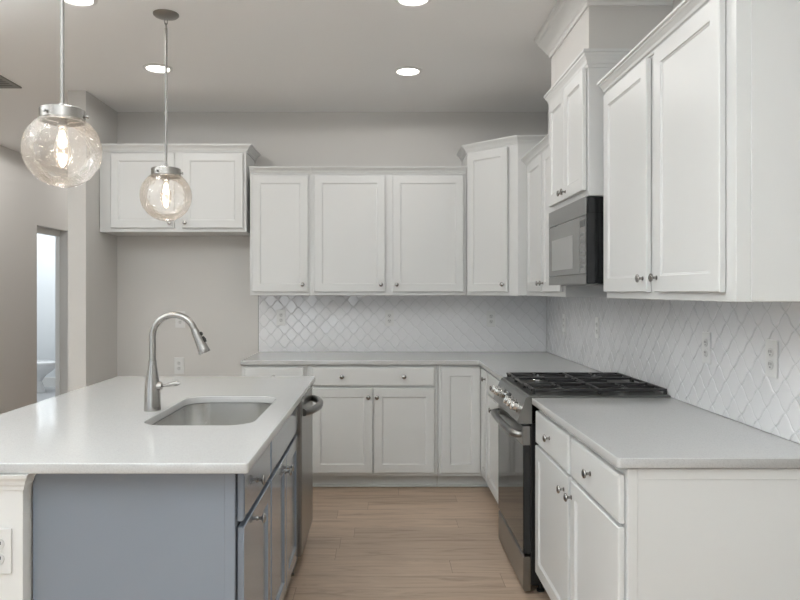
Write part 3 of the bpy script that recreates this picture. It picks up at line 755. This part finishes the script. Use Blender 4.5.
bm = B(); tube(bm, [(0.038, -0.006, 0.102), (0.055, -0.012, 0.104), (0.075, -0.018, 0.108), (0.095, -0.024, 0.112), (0.112, -0.029, 0.114), (0.122, -0.032, 0.114)], [0.005, 0.0055, 0.0085, 0.0105, 0.009, 0.003], 14); obj('lever', bm, M['nickel'], hb, True)

# ------------------------------------------------------------------ ceiling lights, pendants, vent
first = None
for x, y, lab in ((-1.443, 4.464, 'round recessed downlight behind the farther pendant rod'), (0.177, 4.520, 'round recessed downlight in front of the double-door wall cabinet'),
                  (0.158, 3.400, 'round recessed downlight cut by the top of the picture above the aisle'), (-1.497, 3.400, 'round recessed downlight cut by the top of the picture between the pendants')):
    if first is None:
        first = thing('recessed_light', lab, 'ceiling light', (x, y, ZC), 0, 'recessed ceiling lights')
        bm = B(); lathe(bm, [(0.070, -0.002), (0.076, -0.010), (0.094, -0.004), (0.094, -0.0005), (0.070, -0.0005)], 36); obj('trim_ring', bm, M['trim'], first, True)
        bm = B(); lathe(bm, [(0, -0.004), (0.0715, -0.004), (0.0715, -0.001), (0, -0.001)], 36); obj('lens', bm, M['lens'], first)
    else: copy_tree(first, (x, y, ZC), lab)
def spot(x, y, k=1.0):
    d = bpy.data.lights.new('downlight', 'SPOT'); d.energy = SPOT_W*k; d.color = WARM; d.spot_size = math.radians(177); d.spot_blend = 0.10; d.shadow_soft_size = 0.07
    o = bpy.data.objects.new('downlight', d); COL.objects.link(o); o.location = (x, y, ZC-0.03)
for x, y, k in ((-1.443, 4.464, 0.95), (0.177, 4.520, 1.2), (0.158, 3.400, 1.4), (-1.497, 3.400, 0.7), (0.16, 1.9, 0.6), (-1.5, 1.9, 0.6), (-2.95, 1.9, 1.0), (-2.95, -0.5, 1.0), (0.1, -0.5, 1.0)): spot(x, y, k)
spot(-2.9, 6.3, 3.4); spot(-2.9, 8.6, 3)      # added spots without fixtures, brightening the hall and its side wall

def pendant(x, y, lab, first=None):
    if first is not None: return copy_tree(first, (x, y, ZC), lab)
    c = thing('pendant_light', lab, 'pendant light', (x, y, ZC), 0, 'glass globe pendants over the island')
    bm = B(); lathe(bm, [(0, -0.001), (0.066, -0.001), (0.066, -0.006), (0.060, -0.012), (0.030, -0.020), (0.010, -0.024), (0, -0.024)], 36); obj('canopy', bm, M['canopy'], c, True)
    bm = B()
    for k in range(2):
        a = PI/2*k; zc = -0.040-0.024*k
        pts = [(0.008*math.cos(t)*math.cos(a), 0.008*math.cos(t)*math.sin(a), zc+0.017*math.sin(t)) for t in [2*PI*i/16 for i in range(17)]]
        tube(bm, pts, 0.0022, 8)
    obj('chain_link', bm, M['rod'], c, True)
    zg = 1.897-ZC; R = 0.131
    bm = B(); tube(bm, [(0, 0, -0.075), (0, 0, zg+R*0.93+0.020)], 0.0065, 14); obj('rod', bm, M['rod'], c, True)
    zt = zg+R*0.86
    bm = B(); lathe(bm, [(0, zt+0.052), (0.010, zt+0.052), (0.014, zt+0.036), (0.068, zt+0.032), (0.075, zt+0.028), (0.075, zt-0.014), (0.070, zt-0.014), (0.068, zt+0.024), (0, zt+0.024)], 36); cap = obj('cap', bm, M['nickel'], c, True)
    for k in range(3):
        a = 0.2+2*PI*k/3; mt = Matrix.Rotation(a, 4, 'Z') @ Matrix.Translation((0.073, 0, zt+0.008)) @ Matrix.Rotation(PI/2, 4, 'Y')
        bm = B(); lathe(bm, [(0, 0), (0.003, 0), (0.003, 0.006), (0.006, 0.008), (0.006, 0.013), (0, 0.014)], 12, mt)
        obj('thumb_screw', bm, M['nickel'], cap, True)
    bm = B(); n = 28; a0 = math.asin(0.066/R)
    outer = [(R*math.sin(a), zg+R*math.cos(a)) for a in [a0+(PI-a0)*k/n for k in range(n+1)]]
    outer[-1] = (0, zg-R)
    lathe(bm, [(0.066, zt+0.015)]+outer, 48); obj('globe_shade', bm, M['globe'], c, True)
    bm = B()
    for i in range(150):
        u, v = random.uniform(-0.97, 0.70), random.uniform(0, 2*PI); s = math.sqrt(1-u*u); r = R-0.003
        bmesh.ops.create_icosphere(bm, subdivisions=1, radius=random.uniform(0.0007, 0.0019), matrix=Matrix.Translation((r*s*math.cos(v), r*s*math.sin(v), zg+r*u)))
    o = obj('glass_seeds', bm, M['seed'], c, True); o['kind'] = 'stuff'
    bm = B(); lathe(bm, [(0, zt+0.024), (0.017, zt+0.024), (0.019, zt-0.002), (0.019, zt-0.030), (0.015, zt-0.034), (0, zt-0.034)], 24); obj('lamp_holder', bm, M['nickel'], c, True)
    z0 = zt-0.034
    bm = B(); lathe(bm, [(0.013, z0), (0.014, z0-0.012), (0.022, z0-0.040), (0.029, z0-0.070), (0.027, z0-0.098), (0.018, z0-0.125), (0.009, z0-0.137), (0, z0-0.140)], 28); bu = obj('bulb', bm, M['bulbglass'], c, True)
    bm = B()
    for k in range(5):
        a = 2*PI*k/5; b = a+2*PI/10
        tube(bm, [(0.005*math.cos(a), 0.005*math.sin(a), z0-0.020), (0.011*math.cos(a), 0.011*math.sin(a), z0-0.062), (0.006*math.cos(b), 0.006*math.sin(b), z0-0.020)], 0.0019, 6)
    tube(bm, [(0, 0, z0-0.012), (0, 0, z0-0.05)], [0.005, 0.003], 8)
    obj('filament', bm, M['filament'], bu)
    return c
p1 = pendant(-1.120, 3.595, 'seeded glass globe pendant hanging in front of the alcove cabinet, its ceiling canopy showing')
pendant(-1.120, 2.426, 'seeded glass globe pendant nearest the camera, its rod running out of the picture', p1)
for y in (3.595, 2.426):
    d = bpy.data.lights.new('pendant_glow', 'POINT'); d.energy = BULB_W; d.color = (1.0, 0.86, 0.72); d.shadow_soft_size = 0.02
    o = bpy.data.objects.new('pendant_glow', d); COL.objects.link(o); o.location = (-1.120, y, 1.897+0.131*0.86-0.085)

vt = thing('ceiling_vent', 'grey louvred air vent in the ceiling above the hall side', 'vent', (-2.76, 4.60, ZC), 0)
bm = B(); x0, x1, y0, y1 = -0.22, 0.22, -0.28, 0.28
for a in ((x0, x1, y0, y0+0.03), (x0, x1, y1-0.03, y1), (x0, x0+0.03, y0+0.03, y1-0.03), (x1-0.03, x1, y0+0.03, y1-0.03)): box(bm, *a, -0.010, -0.001)
obj('frame', bm, M['vent'], vt)
bm = B(); box(bm, x0+0.03, x1-0.03, y0+0.03, y1-0.03, -0.003, -0.001); obj('duct_opening', bm, M['slot'], vt)
bm = B(); n = 12
for k in range(n):
    yy = y0+0.04+(y1-y0-0.08)*k/(n-1); box(bm, x0+0.03, x1-0.03, yy-0.012, yy+0.012, -0.009, -0.007)
obj('louvres', bm, M['vent'], vt)

# ------------------------------------------------------------------ toilet in the bathroom
tl = thing('toilet', 'white toilet seen through the bathroom doorway', 'toilet', (-4.78, 9.55, 0), 0)
def oval(bm, rings):
    R = []
    for rx, ry, cy, z in rings: R.append([bm.verts.new((rx*math.cos(2*PI*k/28), cy+ry*math.sin(2*PI*k/28), z)) for k in range(28)])
    bm.faces.new(list(reversed(R[0]))); bm.faces.new(R[-1])
    for A, C in zip(R, R[1:]):
        for k in range(28): bm.faces.new((A[k], A[(k+1) % 28], C[(k+1) % 28], C[k]))
# facing +x: built along y then turned
tl.rotation_euler = (0, 0, PI/2)
bm = B(); oval(bm, [(0.11, 0.24, 0.10, 0.002), (0.10, 0.22, 0.10, 0.06), (0.085, 0.16, 0.08, 0.16), (0.10, 0.17, 0.03, 0.24), (0.16, 0.22, -0.03, 0.32), (0.185, 0.245, -0.05, 0.375), (0.185, 0.245, -0.05, 0.39)]); obj('bowl', bm, M['porcelain'], tl, True)
bm = B(); oval(bm, [(0.188, 0.250, -0.05, 0.391), (0.192, 0.254, -0.05, 0.405), (0.188, 0.250, -0.05, 0.425), (0.15, 0.21, -0.05, 0.434)]); obj('seat', bm, M['porcelain'], tl, True)
bm = B(); box(bm, -0.20, 0.20, 0.21, 0.40, 0.38, 0.74, 0.015); tk = obj('tank', bm, M['porcelain'], tl)
bm = B(); box(bm, -0.21, 0.21, 0.20, 0.41, 0.741, 0.775, 0.01); obj('tank_lid', bm, M['porcelain'], tk)
